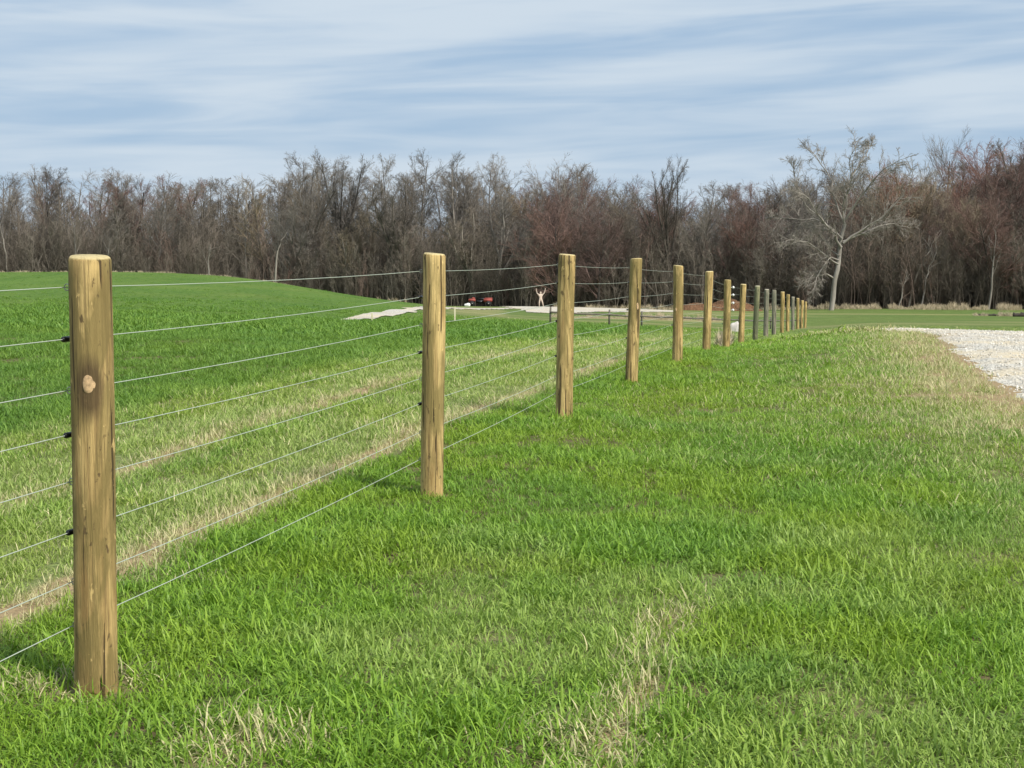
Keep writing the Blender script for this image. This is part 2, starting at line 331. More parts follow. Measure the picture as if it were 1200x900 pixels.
def litter(X,Y):
    pxe=600+F_PX*X/np.maximum(Y,1); e=edge_d(pxe)
    return sstep(-1,3,Y-e+(vnoise(X,Y,4,7)-.5)*3)
build_ground()
def drape(name,P,cell,lift,mat,label,rag=.25,lo=-.6):
    x0,y0=P.min(0)-.3;x1,y1=P.max(0)+.3
    xs=np.arange(x0,x1,cell);ysz=np.arange(y0,y1,cell); Yg,Xg=np.meshgrid(ysz,xs,indexing='ij')
    sd=sdist(P,Xg.ravel(),Yg.ravel())+(vnoise(Xg.ravel(),Yg.ravel(),cell*7,21)-.5)*rag*1.6+(vnoise(Xg.ravel(),Yg.ravel(),cell*2,22)-.5)*rag
    Xf=Xg.ravel();Yf=Yg.ravel(); keep=sd>0
    nr,nc=Xg.shape; i=np.arange((nr-1)*(nc-1)); b=(i//(nc-1))*nc+i%(nc-1); q=np.stack([b,b+1,b+nc+1,b+nc],-1)
    q=q[keep[q].sum(1)>=3]; used,inv=np.unique(q,return_inverse=True)
    Z=gz(Xf[used],Yf[used])+lift*(lo+(1-lo)*clamp(sd[used]/.5,0,1))+(vnoise(Xf[used],Yf[used],cell*1.5,23)-.5)*min(.02,lift)
    me=npmesh(name,np.stack([Xf[used],Yf[used],Z],-1),[inv.reshape(-1,4)],True)
    return tag(mk(name,me,mat),label,None,None,'structure')
drape('gravel_lot',GRP,.07,.035,M_gravel,'pale crushed stone lot at the right edge of the grass',.16)
drape('gravel_drive',DRP,.3,.05,M_gravel,'pale gravel drive winding below the green hill',.22,.4)

# ------------------------------------------------------------------ instanced ground cover ("stuff" only)
def tuft(kind,rs):
    V=[];F=[];b1=[];b2=[]
    cfg={'tall':(30,.08,(.045,.105),.0054,.62,1.25),'short':(34,.085,(.04,.09),.0055,.85,.9),'flat':(24,.09,(.05,.11),.0046,1.2,.3),'far':(24,.11,(.06,.12),.009,.55,.9),
         'reed':(26,.35,(.5,1.1),.022,.28,.5)}[kind]
    n,R,(l0,l1),w,lean,curl=cfg
    T4=[];Q=[]
    for k in range(n):
        r=R*math.sqrt(rs.rand());a=rs.rand()*6.283; p=np.array([r*math.cos(a),r*math.sin(a),-.012])
        L=l0+(l1-l0)*rs.rand()**1.2; az=rs.rand()*6.283; th=abs(rs.normal(0,lean))+.05; th=min(th,1.45); cu=curl*(.3+rs.rand())
        side=np.array([-math.sin(az+rs.normal(0,.5)),math.cos(az),0]); ww=w*(.65+.7*rs.rand()); q=p.copy(); base=len(V); ns=3
        for s in range(ns+1):
            fw=ww*(.8,1.,.75,0)[s]
            if s<ns: V+= [q-side*fw/2,q+side*fw/2]
            else: V.append(q.copy())
            d=np.array([math.cos(az)*math.sin(th),math.sin(az)*math.sin(th),math.cos(th)]); q=q+d*L/ns; th=min(th+cu/ns*1.4,2.1)
        for s in range(ns-1): Q.append((base+2*s,base+2*s+1,base+2*s+3,base+2*s+2))
        T4.append((base+2*(ns-1),base+2*(ns-1)+1,base+2*ns))
        b1+=[rs.rand()]*(2*ns+1); b2+=[rs.rand()]*(2*ns+1)
    return np.array(V),np.array(Q),np.array(T4),b1,b2
def instanced(name,variants,P,rot,scl,tid,extra,mat,label,group_=None):
    """variants: list of (V,Q,T,attrs dict). One mesh: the variants, then one loose vertex per plant."""
    Vs=[];Qs=[];Ts=[];vid=[];at_={};o=0; names=set()
    for v in variants: names|=set(v[3])
    for k,(V,Q,T,A) in enumerate(variants):
        Vs.append(V); 
        if len(Q):Qs.append(Q+o)
        if len(T):Ts.append(T+o)
        o+=len(V); vid+= [k]*len(V)
        for nme in names: at_.setdefault(nme,[]).append(np.asarray(A[nme]))
    n=len(P); Vall=np.concatenate(Vs+[P]); me=npmesh(name,Vall,[np.concatenate(Qs) if Qs else [],np.concatenate(Ts) if Ts else []])
    vattr(me,'vid',np.concatenate([vid,np.full(n,-1)]),'INT'); vattr(me,'tid',np.concatenate([np.zeros(o),tid]),'INT')
    vattr(me,'rot',np.concatenate([np.zeros((o,3)),rot]),'FLOAT_VECTOR'); vattr(me,'scl',np.concatenate([np.zeros((o,3)),scl]),'FLOAT_VECTOR')
    for nme,a in at_.items(): vattr(me,nme,np.concatenate([np.concatenate(a),np.zeros(n)]))
    for nme,a in extra.items(): vattr(me,nme,np.concatenate([np.zeros(o),a]))
    ob=mk(name,me,mat); tag(ob,label,None,None,'stuff')
    ng=bpy.data.node_groups.new(name+'_scatter','GeometryNodeTree')
    ng.interface.new_socket('Geometry',in_out='INPUT',socket_type='NodeSocketGeometry'); ng.interface.new_socket('Geometry',in_out='OUTPUT',socket_type='NodeSocketGeometry')
    N=ng.nodes;L=ng.links; gi=N.new('NodeGroupInput');go=N.new('NodeGroupOutput')
    def named(nm,ty):
        a=N.new('GeometryNodeInputNamedAttribute'); a.data_type=ty; a.inputs[0].default_value=nm; return a.outputs[0]
    vi=named('vid','INT')
    def sep(k):
        c=N.new('FunctionNodeCompare'); c.data_type='INT'; c.operation='EQUAL'; L.new(vi,c.inputs[2]); c.inputs[3].default_value=k
        s=N.new('GeometryNodeSeparateGeometry'); s.domain='POINT'; L.new(gi.outputs[0],s.inputs[0]); L.new(c.outputs[0],s.inputs[1]); return s.outputs[0]
    g2i=N.new('GeometryNodeGeometryToInstance')
    for k in reversed(range(len(variants))): L.new(sep(k),g2i.inputs[0])
    iop=N.new('GeometryNodeInstanceOnPoints'); L.new(sep(-1),iop.inputs['Points']); L.new(g2i.outputs[0],iop.inputs['Instance'])
    iop.inputs['Pick Instance'].default_value=True; L.new(named('tid','INT'),iop.inputs['Instance Index'])
    e=N.new('FunctionNodeEulerToRotation'); L.new(named('rot','FLOAT_VECTOR'),e.inputs[0]); L.new(e.outputs[0],iop.inputs['Rotation']); L.new(named('scl','FLOAT_VECTOR'),iop.inputs['Scale'])
    L.new(iop.outputs[0],go.inputs[0]); md=ob.modifiers.new('scatter','NODES'); md.node_group=ng
    return ob
POSTW=[]
for (xb,yb,xt,yt,d) in POSTS:
    b=at(xb,yb,d); tt=at(xt,yt,d); POSTW.append((b[0],d,float(gz(b[0],d)[0]),tt[0],tt[2]))
def build_grass():
    rs=np.random.RandomState(7)
    var=[];kinds=['tall']*7+['short']*5+['flat']*4+['far']*5
    for k in kinds:
        V,Q,T,a,b=tuft(k,rs); var.append((V,Q,T,{'b1':a,'b2':b}))
    X=[];Y=[];Sc=[]
    bands=[(-1.,3.2,80,1.),(3.2,6,350,1.),(6,9,280,1.),(9,13,190,1.08),(13,19,120,1.2),(19,28,70,1.4),(28,40,34,1.8),(40,47,16,1.9),(47,54,10,1.9),(54,62,6,1.8),(62,72,3.5,1.6),(72,95,1.6,1.5)]
    for y0,y1,rho,s in bands:
        w1=y1*.40+1.5; n=int((y1-y0)*2*w1*rho); yy=y0+(y1-y0)*rs.rand(n); xx=(rs.rand(n)*2-1)*w1
        k=np.abs(xx)<yy.clip(0)*.40+1.5; X.append(xx[k]);Y.append(yy[k]);Sc.append(np.full(k.sum(),s))
    X=np.concatenate(X);Y=np.concatenate(Y);Sc=np.concatenate(Sc); n=len(X)
    dry,mown,fld=zones(X,Y); g=np.maximum(sdist(GRP,X,Y),sdist(DRP,X,Y))
    keep=(g<-.02)|((g<.12)&(rs.rand(n)<.25))
    keep&=~((dry>.55)&(rs.rand(n)<.5*sstep(.55,.9,dry)))
    for (bx,by,bz,_,_) in POSTW[:10]: keep&=np.hypot(X-bx,Y-by)>.085
    vall=(600+F_PX*X/np.maximum(Y,1)>500)&(Y>62); keep&=~vall
    X,Y,Sc,dry,mown,fld,g=[a[keep] for a in (X,Y,Sc,dry,mown,fld,g)]; n=len(X)
    Z=gz(X,Y)
    u=rs.rand(n); tid=rs.randint(0,7,n)
    tid=np.where((mown>.5)|(g>-1.9),7+rs.randint(0,5,n),tid); tid=np.where((dry*.9>u)&(Sc<1.6),12+rs.randint(0,4,n),tid)
    tid=np.where((Sc>=1.8)&(mown<.5),16+rs.randint(0,5,n),tid)
    lush=vnoise(X,Y,.9,31)*.6+vnoise(X,Y,.3,32)*.4
    sz=Sc*np.where(fld>.5,.35+1.3*lush,.50+.95*lush)*(.85+.3*rs.rand(n))*np.where(Y>45,.7,1); zs=sz*np.where(fld>.5,1.15,1.)/Sc**.85*np.where((mown>.5)&(Sc<1.1),1.,1.)
    scl=np.stack([sz,sz,zs],-1)
    rot=np.stack([rs.normal(0,.13,n),rs.normal(0,.13,n),rs.rand(n)*6.283],-1)
    iv=clamp(sstep(.5,.8,vnoise(X,Y,.6,33))*.7+sstep(.5,.8,vnoise(X,Y,2.5,34))*.5)*(1-fld*.7)
    cool=clamp(sstep(.55,.8,vnoise(X,Y,.75,36))*.8+sstep(.55,.8,vnoise(X,Y,3.,37))*.5)*(mown<.6)*(1-iv)
    print('tufts',n)
    instanced('grass',var,np.stack([X,Y,Z],-1),rot,scl,tid,{'dry':dry,'field':fld,'iv':iv,'mown':mown,'cool':cool},M_blade,'lush green grass with straw coloured stripes beside the fence')
build_grass()

def stones():
    rs=np.random.RandomState(41); var=[]
    for k in range(5):
        bm=bmesh.new(); bmesh.ops.create_icosphere(bm,subdivisions=1,radius=.016)
        V=np.array([v.co for v in bm.verts])*(1+.25*rs.normal(0,1,(len(bm.verts),1))).clip(.6,1.5)*np.array([1.2,1,.7]); T=np.array([[v.index for v in f.verts] for f in bm.faces]); bm.free()
        var.append((V,np.zeros((0,4),int),T,{'b1':np.full(len(V),k/5)}))
    n=45000; X=4+9*rs.rand(n); Y=9+21*rs.rand(n); sd=sdist(GRP,X,Y); k=(sd>-.25+.2*rs.rand(n))&(rs.rand(n)<np.where(sd<0,.10,.8))&(np.abs(X)<Y*.42+1); X,Y,sd=X[k],Y[k],sd[k]; n=len(X)
    s=.35+.8*rs.rand(n)**2.5; t=NT('stone'); iv=t.attr('iv','INSTANCER').outputs['Fac']; m=t.set(Base_Color=t.ramp(iv,[(0,(.40,.37,.31)),(.5,(.55,.51,.44)),(1,(.72,.69,.62))]),Roughness=.85)
    instanced('loose_gravel',var,np.stack([X,Y,gz(X,Y)+.035*(-.6+1.6*clamp(sd/.5))+.002],-1),rs.rand(n,3)*6.28,np.stack([s,s,s],-1),rs.randint(0,5,n),{'iv':rs.rand(n)},m,'loose pale stones scattered over the gravel lot')
stones()
# ------------------------------------------------------------------ fence
def ring_tube(pts,rad,sides,cap=True,seed=0,irr=0.):
    """one tube along pts (n,3) with radii; returns V,Q,caps"""
    pts=np.asarray(pts,float); n=len(pts); rs=np.random.RandomState(seed); V=[]
    for i in range(n):
        t=pts[min(i+1,n-1)]-pts[max(i-1,0)]; t/=np.linalg.norm(t)+1e-9; u=np.cross(t,(0,0,1.) if abs(t[2])<.9 else (0,1.,0)); u/=np.linalg.norm(u); v=np.cross(t,u)
        a=np.arange(sides)/sides*2*math.pi; V.append(pts[i]+rad[i]*(np.cos(a)[:,None]*u+np.sin(a)[:,None]*v))
    V=np.concatenate(V); Q=[]
    for i in range(n-1):
        for j in range(sides): Q.append((i*sides+j,i*sides+(j+1)%sides,(i+1)*sides+(j+1)%sides,(i+1)*sides+j))
    return V,np.array(Q)
def bm_from(parts):
    bm=bmesh.new()
    for V,Q in parts:
        vs=[bm.verts.new(v) for v in V]
        for q in Q:
            try:bm.faces.new([vs[i] for i in q])
            except ValueError:pass
    return bm
def bm_obj(name,bm,mat,parent=None,smooth=True):
    bmesh.ops.recalc_face_normals(bm,faces=bm.faces)
    me=bpy.data.meshes.new(name); bm.to_mesh(me); bm.free()
    for p in me.polygons:p.use_smooth=smooth
    return mk(name,me,mat,parent)
def tube_obj(name,pts,r,mat,parent=None,sides=8):
    rad=r if hasattr(r,'__len__') else [r]*len(pts); V,Q=ring_tube(pts,rad,sides); bm=bm_from([(V,Q)])
    bm.verts.ensure_lookup_table(); n=len(pts)
    bm.faces.new([bm.verts[i] for i in range(sides)]); bm.faces.new([bm.verts[(n-1)*sides+i] for i in range(sides)])
    return bm_obj(name,bm,mat,parent)
def box_part(c,s,rz=0,bev=0):
    bm=bmesh.new(); bmesh.ops.create_cube(bm,size=1); bmesh.ops.scale(bm,vec=s,verts=bm.verts)
    if bev: bmesh.ops.bevel(bm,geom=list(bm.edges),offset=bev,segments=2,affect='EDGES')
    bmesh.ops.rotate(bm,cent=(0,0,0),matrix=Matrix.Rotation(rz,3,'Z'),verts=bm.verts); bmesh.ops.translate(bm,vec=c,verts=bm.verts); return bm
def join_bm(bms):
    out=bmesh.new()
    for b in bms:
        me=bpy.data.meshes.new('t'); b.to_mesh(me); b.free(); out.from_mesh(me); bpy.data.meshes.remove(me)
    return out
def post_mesh(H,R,lean,seed,sides=40,rings=30):
    rs=np.random.RandomState(seed); ph=rs.rand(6)*6.28
    zs=np.concatenate([[-.25],np.linspace(-.02,H-.012,rings),[H-.004,H]]); V=[]
    a=np.arange(sides)/sides*2*math.pi
    for z in zs:
        t=z/H; r=R*(1+.012*math.sin(3*t*2+ph[0])+.035*(0.5-t))*np.ones(sides)
        r*=1+.018*np.sin(2*a+ph[1]+t)+.010*np.sin(5*a+ph[2]+2*t)+.006*np.sin(11*a+ph[3]+3*t)+.012*math.sin(9*t+ph[3])*np.sin(a+ph[0])+.004*rs.normal(0,1,sides)
        if z>H-.006:r=r-.004
        if z>=H:r=r-.005
        tilt=np.cos(a+ph[4])*.006*(t>.95)
        V.append(np.stack([lean[0]*t+r*np.cos(a)+.006*math.sin(t*3+ph[5]),lean[1]*t+r*np.sin(a),z+tilt],-1))
    V=np.concatenate(V); n=len(zs); Q=[(i*sides+j,i*sides+(j+1)%sides,(i+1)*sides+(j+1)%sides,(i+1)*sides+j) for i in range(n-1) for j in range(sides)]
    bm=bm_from([(V,Q)]); bm.verts.ensure_lookup_table(); bm.faces.new([bm.verts[(n-1)*sides+j] for j in range(sides)]); bm.edges.ensure_lookup_table()
    for e in bm.edges:
        if min(e.verts[0].index,e.verts[1].index)>=(n-2)*sides: e.smooth=False
    return bm
fence=empty('wire_fence',(POSTW[0][0],POSTW[0][1],POSTW[0][2]),'long wire fence of round wooden posts with eight pale strands running into the distance','fence')
F0=Vector(fence.location)
WH=[1.307,1.151,.985,.834,.685,.53,.361,.211]
allp=[(-2.27,.66,0.,-2.27,1.405)]+POSTW
greys={9:M_post_olive,10:M_post_grey,11:M_post_grey,14:M_post_grey}
tops=[];pobj=[]
for i,(bx,by,bz,tx,tz) in enumerate(allp):
    H=tz-bz; R=.069*(1,1,.97,1.03,.98,1.02,1.0,1.06,.98,1,1.02,1,1.05,1,1,1.03,1,1)[i]
    bm=post_mesh(H,R,(tx-bx,0),100+i,40 if i<6 else 20,30 if i<6 else 12)
    p=bm_obj('post',bm,greys.get(i,M_post),fence); p.location=Vector((bx,by,bz))-F0; pobj.append((p,R,H,tx-bx))
    p['label']={0:'round post nearest the camera side',1:'tallest looking nearest post with a pale round knot',9:'greenish grey weathered post'}.get(i) or ('grey weathered post' if i in greys else 'yellowish round treated wooden post')
    if i in(4,6,7): pass
for p,_,_,_ in pobj: 
    for ed in (p.data,): pass
def wirept(i,k):
    bx,by,bz,tx,tz=allp[i]; H=tz-bz; t=WH[k]/1.4
    j0,j1=max(i-1,0),min(i+1,len(allp)-1); T=np.array([allp[j1][0]-allp[j0][0],allp[j1][1]-allp[j0][1]]); T/=np.linalg.norm(T); Nn=np.array([-T[1],T[0]])
    R=pobj[i][1]+.010; hh=WH[k]+(H-1.4)*.6*t+.006*math.sin(i*2.3+k*1.7)
    return np.array([bx+(tx-bx)*hh/H+Nn[0]*R,by+Nn[1]*R,bz+hh]),T,Nn
for k in range(8):
    pts=[]
    for i in range(len(allp)):
        P,T,Nn=wirept(i,k)
        if pts:
            A=pts[-1]; 
            for s in range(1,6):
                f=s/6; q=A*(1-f)+P*f; q[2]-=.012*4*f*(1-f); pts.append(q)
        pts.append(P)
    pts=np.array(pts); w=tube_obj('wire',pts-np.array(F0),.0017,M_wire,fence,6)
    w['label']=('topmost','second','third','fourth','fifth','sixth','seventh','lowest')[k]+' strand of wire'
for i in range(len(allp)):
    if i>9: break
    p=pobj[i][0]; base=np.array(F0)+np.array(p.location)
    for k in range(8):
        P,T,Nn=wirept(i,k); P=P-base; t3=np.array([T[0],T[1],0]); n3=np.array([Nn[0],Nn[1],0])
        if k in(1,3,5):
            a=tube_obj('insulator',[P-t3*.034-n3*.0,P-t3*.026,P+t3*.026,P+t3*.034],[.006,.0095,.0095,.006],M_black,p,12)
        else:
            ang=np.linspace(0,2*math.pi,11)[:-1]; ring=[P-n3*.002+n3*.009*math.cos(x)+np.array([0,0,.011])*math.sin(x) for x in ang]; ring.append(ring[0])
            tube_obj('staple',ring,.0018,M_staple,p,6)
# scraped knots on the nearest post and on two others
KN=[]
def knot(pi,px,py,w,h,lab=None):
    p,R,H,lean=pobj[pi]; d=allp[pi][1]; r=ray(px,py); c=Vector((allp[pi][0]+lean*.7,d,0))
    # intersect ray with the post's cylinder
    ox,oy=-c.x,-c.y; dx,dy=r[0],r[1]; A=dx*dx+dy*dy;B=2*(ox*dx+oy*dy);C_=ox*ox+oy*oy-(R*.99)**2; D=B*B-4*A*C_
    if D<0:return
    s=(-B-math.sqrt(D))/2/A; P=Vector((dx*s,dy*s,EYE+r[2]*s)); nrm=Vector((P.x-c.x,P.y-c.y,0)).normalized()
    bm=bmesh.new(); bmesh.ops.create_uvsphere(bm,u_segments=20,v_segments=12,radius=1)
    for v in bm.verts:
        q=1+.04*math.sin(5*v.co.x+3*v.co.z); v.co=Vector((v.co.x*w/2*q,v.co.y*.0075,v.co.z*h/2*q))
    dk=[(v.co.x*1.5,v.co.y*.55,v.co.z*1.45) for v in bm.verts]; fs=[[v.index for v in f.verts] for f in bm.faces]; 
    if False:
        bm.verts.index_update(); fs=[[v.index for v in f.verts] for f in bm.faces]; m2=bpy.data.meshes.new('knot_ring'); m2.from_pydata(dk,[],fs); q_=mk('knot_ring',m2,M_ring,p); q_.location=P-Vector(F0)-p.location; q_.rotation_euler=(0,0,math.atan2(nrm.y,nrm.x)-math.pi/2)
    if h>.05: KN.append((tuple(P-Vector(F0)-p.location+Vector((0,0,-.012))),w*1.35,h*1.9))
    o=bm_obj('knot',bm,M_knot,p); o.location=P-Vector(F0)-p.location; o.rotation_euler=(0,0,math.atan2(nrm.y,nrm.x)-math.pi/2)
knot(1,104.5,450,.042,.068); p1=pobj[1][0]; p1.data.materials.clear(); p1.data.materials.append(mat_wood('knotty_post',(.60,.425,.17),(.29,.185,.068),(.11,.07,.034),(.62,.50,.25),KN)); knot(4,747,359,.03,.08); knot(5,792,363,.03,.05)
# white insulators on the right of the seventh post
pi=7; p,R,H,_=pobj[pi]
for zz in (1.25,1.10,.94,.80): 
    bm=join_bm([box_part((R+.03,0,zz),(.05,.012,.012)),box_part((R+.06,0,zz),(.045,.045,.055),0,.012)]); o=bm_obj('insulator',bm,M_white,p); o['label']='white knob insulator'

# ------------------------------------------------------------------ trees
rsT=np.random.RandomState(3)
def tubes(pts,rad,sides):
    """pts (N,n,3), rad (N,n) -> V,Q"""
    N,n,_=pts.shape
    if N==0: return np.zeros((0,3)),np.zeros((0,4),int)
    T=np.gradient(pts,axis=1); T/=np.linalg.norm(T,axis=-1,keepdims=True)+1e-9
    ref=np.where(np.abs(T[...,2:3])<.9,np.array([0,0,1.]),np.array([1.,0,0])); U=np.cross(T,ref);U/=np.linalg.norm(U,axis=-1,keepdims=True)+1e-9;W=np.cross(T,U)
    a=np.arange(sides)/sides*2*math.pi
    V=pts[:,:,None,:]+rad[:,:,None,None]*(np.cos(a)[:,None]*U[:,:,None,:]+np.sin(a)[:,None]*W[:,:,None,:])
    idx=np.arange(N*n*sides).reshape(N,n,sides); A=idx[:,:-1,:];B=idx[:,1:,:]
    Q=np.stack([A,np.roll(A,-1,2),np.roll(B,-1,2),B],-1).reshape(-1,4)
    return V.reshape(-1,3),Q
def grow(P,D,L,r0,r1,n,wob,up,rs):
    """random walk branches: P,D (N,3) L,r0,r1 (N,)"""
    N=len(P); pts=np.zeros((N,n+1,3)); pts[:,0]=P; d=D.copy()
    for s in range(n):
        d=d+rs.normal(0,wob,(N,3))+np.array([0,0,up]); d/=np.linalg.norm(d,axis=1,keepdims=True)+1e-9
        pts[:,s+1]=pts[:,s]+d*(L/n)[:,None]
    f=np.linspace(0,1,n+1)[None]; rad=r0[:,None]*(1-f)+r1[:,None]*f
    return pts,rad
def spawn(pts,rad,k,t0,t1,ang,angj,Lr,Lt,rr,n,wob,up,rs,rmin=.006,flat=0.):
    """k children for each branch"""
    N,n1,_=pts.shape; n0=n1-1
    par=np.repeat(np.arange(N),k); M=len(par); t=t0+(t1-t0)*((np.tile(np.arange(k),N)+rs.rand(M))/k)
    x=t*n0; i=np.minimum(x.astype(int),n0-1); f=(x-i)[:,None]
    P=pts[par,i]*(1-f)+pts[par,i+1]*f; D=pts[par,i+1]-pts[par,i]; D/=np.linalg.norm(D,axis=1,keepdims=True)+1e-9
    R=rad[par,i]*(1-f[:,0])+rad[par,i+1]*f[:,0]
    seglen=np.linalg.norm(np.diff(pts,axis=1),axis=2).sum(1)[par]
    rnd=rs.normal(0,1,(M,3)); rnd-= (rnd*D).sum(1,keepdims=True)*D; rnd/=np.linalg.norm(rnd,axis=1,keepdims=True)+1e-9
    a=ang+rs.normal(0,angj,M); Dn=D*np.cos(a)[:,None]+rnd*np.sin(a)[:,None]
    L=seglen*Lr*(1-Lt*t)*(.7+.6*rs.rand(M)); r0=np.maximum(R*rr*(.75+.4*rs.rand(M)),rmin); 
    return grow(P,Dn,L,r0,np.maximum(r0*.35,rmin*.8),n,wob,up,rs)
def tree_mesh(kind,seed):
    rs=np.random.RandomState(seed); one=lambda *a:np.array([a],float)
    if kind=='forest':      # tall and narrow
        H=17; tr=grow(one(0,0,-.4),one(rs.normal(0,.04),rs.normal(0,.04),1),np.array([H]),np.array([.20]),np.array([.035]),10,.035,.05,rs)
        l1=spawn(*tr,19,.36,.98,.68,.15,.33,.60,.52,6,.09,.065,rs,.02); l2=spawn(*l1,9,.2,1,.62,.2,.46,.45,.5,4,.12,.03,rs,.012); l3=spawn(*l2,6,.15,1,.65,.25,.6,.4,.55,3,.13,.02,rs,.0075); l4=spawn(*l3,4,.2,1,.65,.3,.65,.3,.6,2,.12,.02,rs,.0055)
    elif kind=='fork':      # trunk dividing low into several upright leaders
        H=16; tr=grow(one(0,0,-.4),one(rs.normal(0,.05),rs.normal(0,.05),1),np.array([H*.45]),np.array([.30]),np.array([.2]),6,.05,.04,rs)
        k=5; l0=spawn(*tr,k,.55,1,.34,.10,1.4,.2,.62,8,.05,.08,rs,.03); l1=spawn(*l0,13,.2,1,.6,.18,.34,.5,.5,6,.10,.07,rs,.018); l2=spawn(*l1,8,.15,1,.62,.22,.48,.4,.5,4,.12,.03,rs,.011); l3=spawn(*l2,6,.15,1,.65,.25,.58,.4,.6,3,.13,.02,rs,.0075); l4=spawn(*l3,3,.2,1,.5,.25,.7,.3,.6,2,.1,.04,rs,.0055)
    elif kind=='round':     # broad dense maple crown down to the ground
        H=13; tr=grow(one(0,0,-.4),one(0,0,1),np.array([H*.8]),np.array([.24]),np.array([.05]),8,.05,.03,rs)
        l0=None; l1=spawn(*tr,30,.14,1,.80,.18,.56,.30,.5,7,.06,.07,rs,.022); l2=spawn(*l1,11,.2,1,.55,.2,.40,.4,.5,4,.11,.04,rs,.012); l3=spawn(*l2,7,.15,1,.6,.25,.55,.35,.55,3,.12,.03,rs,.0075); l4=spawn(*l3,4,.2,1,.45,.2,.65,.3,.6,2,.08,.05,rs,.0055)
    elif kind=='slim':      # thin straight pole tree
        H=15; tr=grow(one(0,0,-.4),one(rs.normal(0,.08),rs.normal(0,.05),1),np.array([H]),np.array([.12]),np.array([.02]),9,.03,.02,rs)
        l1=spawn(*tr,22,.33,.98,.65,.15,.19,.3,.5,5,.09,.06,rs,.014); l2=spawn(*l1,8,.2,1,.6,.25,.5,.4,.5,3,.12,.03,rs,.010); l3=spawn(*l2,6,.15,1,.5,.2,.6,.4,.6,3,.1,.05,rs,.0065); l4=None
    elif kind=='lone':      # bare trunk with a small round top
        H=17; tr=grow(one(0,0,-.4),one(0,0,1),np.array([H*.9]),np.array([.2]),np.array([.05]),8,.02,.03,rs)
        l1=spawn(*tr,24,.62,.98,.75,.12,.30,.1,.5,6,.06,.07,rs,.02); l2=spawn(*l1,8,.2,1,.5,.2,.42,.4,.5,4,.08,.06,rs,.012); l3=spawn(*l2,6,.15,1,.5,.2,.55,.35,.55,3,.08,.05,rs,.0085); l4=None
    elif kind=='oak':       # big dark limbs
        H=19; tr=grow(one(0,0,-.4),one(.02,0,1),np.array([H*.38]),np.array([.42]),np.array([.32]),6,.03,.03,rs)
        l0=spawn(*tr,6,.6,1,.42,.12,1.5,.1,.6,9,.07,.06,rs,.04); l1=spawn(*l0,10,.25,1,.5,.18,.36,.4,.5,6,.11,.08,rs,.02); l2=spawn(*l1,8,.2,1,.5,.2,.45,.4,.5,4,.12,.05,rs,.012); l3=spawn(*l2,6,.15,1,.6,.25,.55,.4,.6,3,.2,.04,rs,.0075); l4=spawn(*l3,3,.2,1,.6,.3,.6,.3,.6,2,.15,.03,rs,.0055)
    return tr,locals().get('l0'),l1,l2,l3,l4
def tree_protos(kind,seed):
    tr,l0,l1,l2,l3,l4=tree_mesh(kind,seed)
    tv=[tubes(*tr,8)]
    if l0 is not None: tv.append(tubes(*l0,6))
    cv=[tubes(*l1,4),tubes(*l2,3),tubes(*l3,3)]
    if l4 is not None: cv.append(tubes(*l4,3))
    def jn(parts,name):
        o=0;V=[];Q=[]
        for v,q in parts: V.append(v);Q.append(q+o);o+=len(v)
        V=np.concatenate(V); return V,np.concatenate(Q)
    TV,TQ=jn(tv,'t'); CV,CQ=jn(cv,'c'); top=CV[:,2].max()
    return npmesh('trunk',TV,[TQ],True),npmesh('crown',CV,[CQ],False),top
PROTO={}
def proto(kind,v): 
    if (kind,v) not in PROTO: PROTO[(kind,v)]=tree_protos(kind,{'forest':10,'fork':30,'round':50,'slim':70,'lone':110,'oak':90}[kind]+v)
    return PROTO[(kind,v)]
MESHC={}
def with_mat(me,mat):
    key=(me.name,mat.name)
    if key not in MESHC:
        m=me if not any(k[0]==me.name for k in MESHC) else me.copy(); m.materials.clear(); m.materials.append(mat); MESHC[key]=m
    return MESHC[key]
def place_tree(name,kind,v,X,Y,H,rz,mt,mc,label,cat,group,lean=(0,0),wide=1.):
    tm,cm,top=proto(kind,v); s=H/top
    r=empty(name,(X,Y,float(height([X],[Y])[0])-.1),label,cat,group,rz); r.rotation_euler=(lean[0],lean[1],rz); r.scale=(s*wide,s*wide,s)
    for nm,me,ma in (('trunk',tm,mt),('crown',cm,mc)):
        o=bpy.data.objects.new(nm,with_mat(me,ma)); COL.objects.link(o); o.parent=r
    return r
SKX=[-300,0,60,100,150,190,240,265,300,330,360,400,430,450,480,550,590,620,640,670,700,720,760,785,815,860,890,920,940,985,1030,1060,1103,1130,1160,1200,1300,1500]
SKY=[200,206,194,198,198,198,204,194,202,190,184,190,207,196,190,188,192,210,198,188,200,212,204,200,206,208,216,206,204,196,188,186,188,182,172,162,154,152]
def region(px):
    for lim,nm in ((290,'behind the green hill at far left'),(500,'above the slope of the green hill'),(740,'behind the gravel drive'),(950,'above the far fence posts')):
        if px<lim: return nm
    return 'right of the pale crooked tree'
KDESC={('forest','g'):'tall bare grey tree with upright branches','x':''}
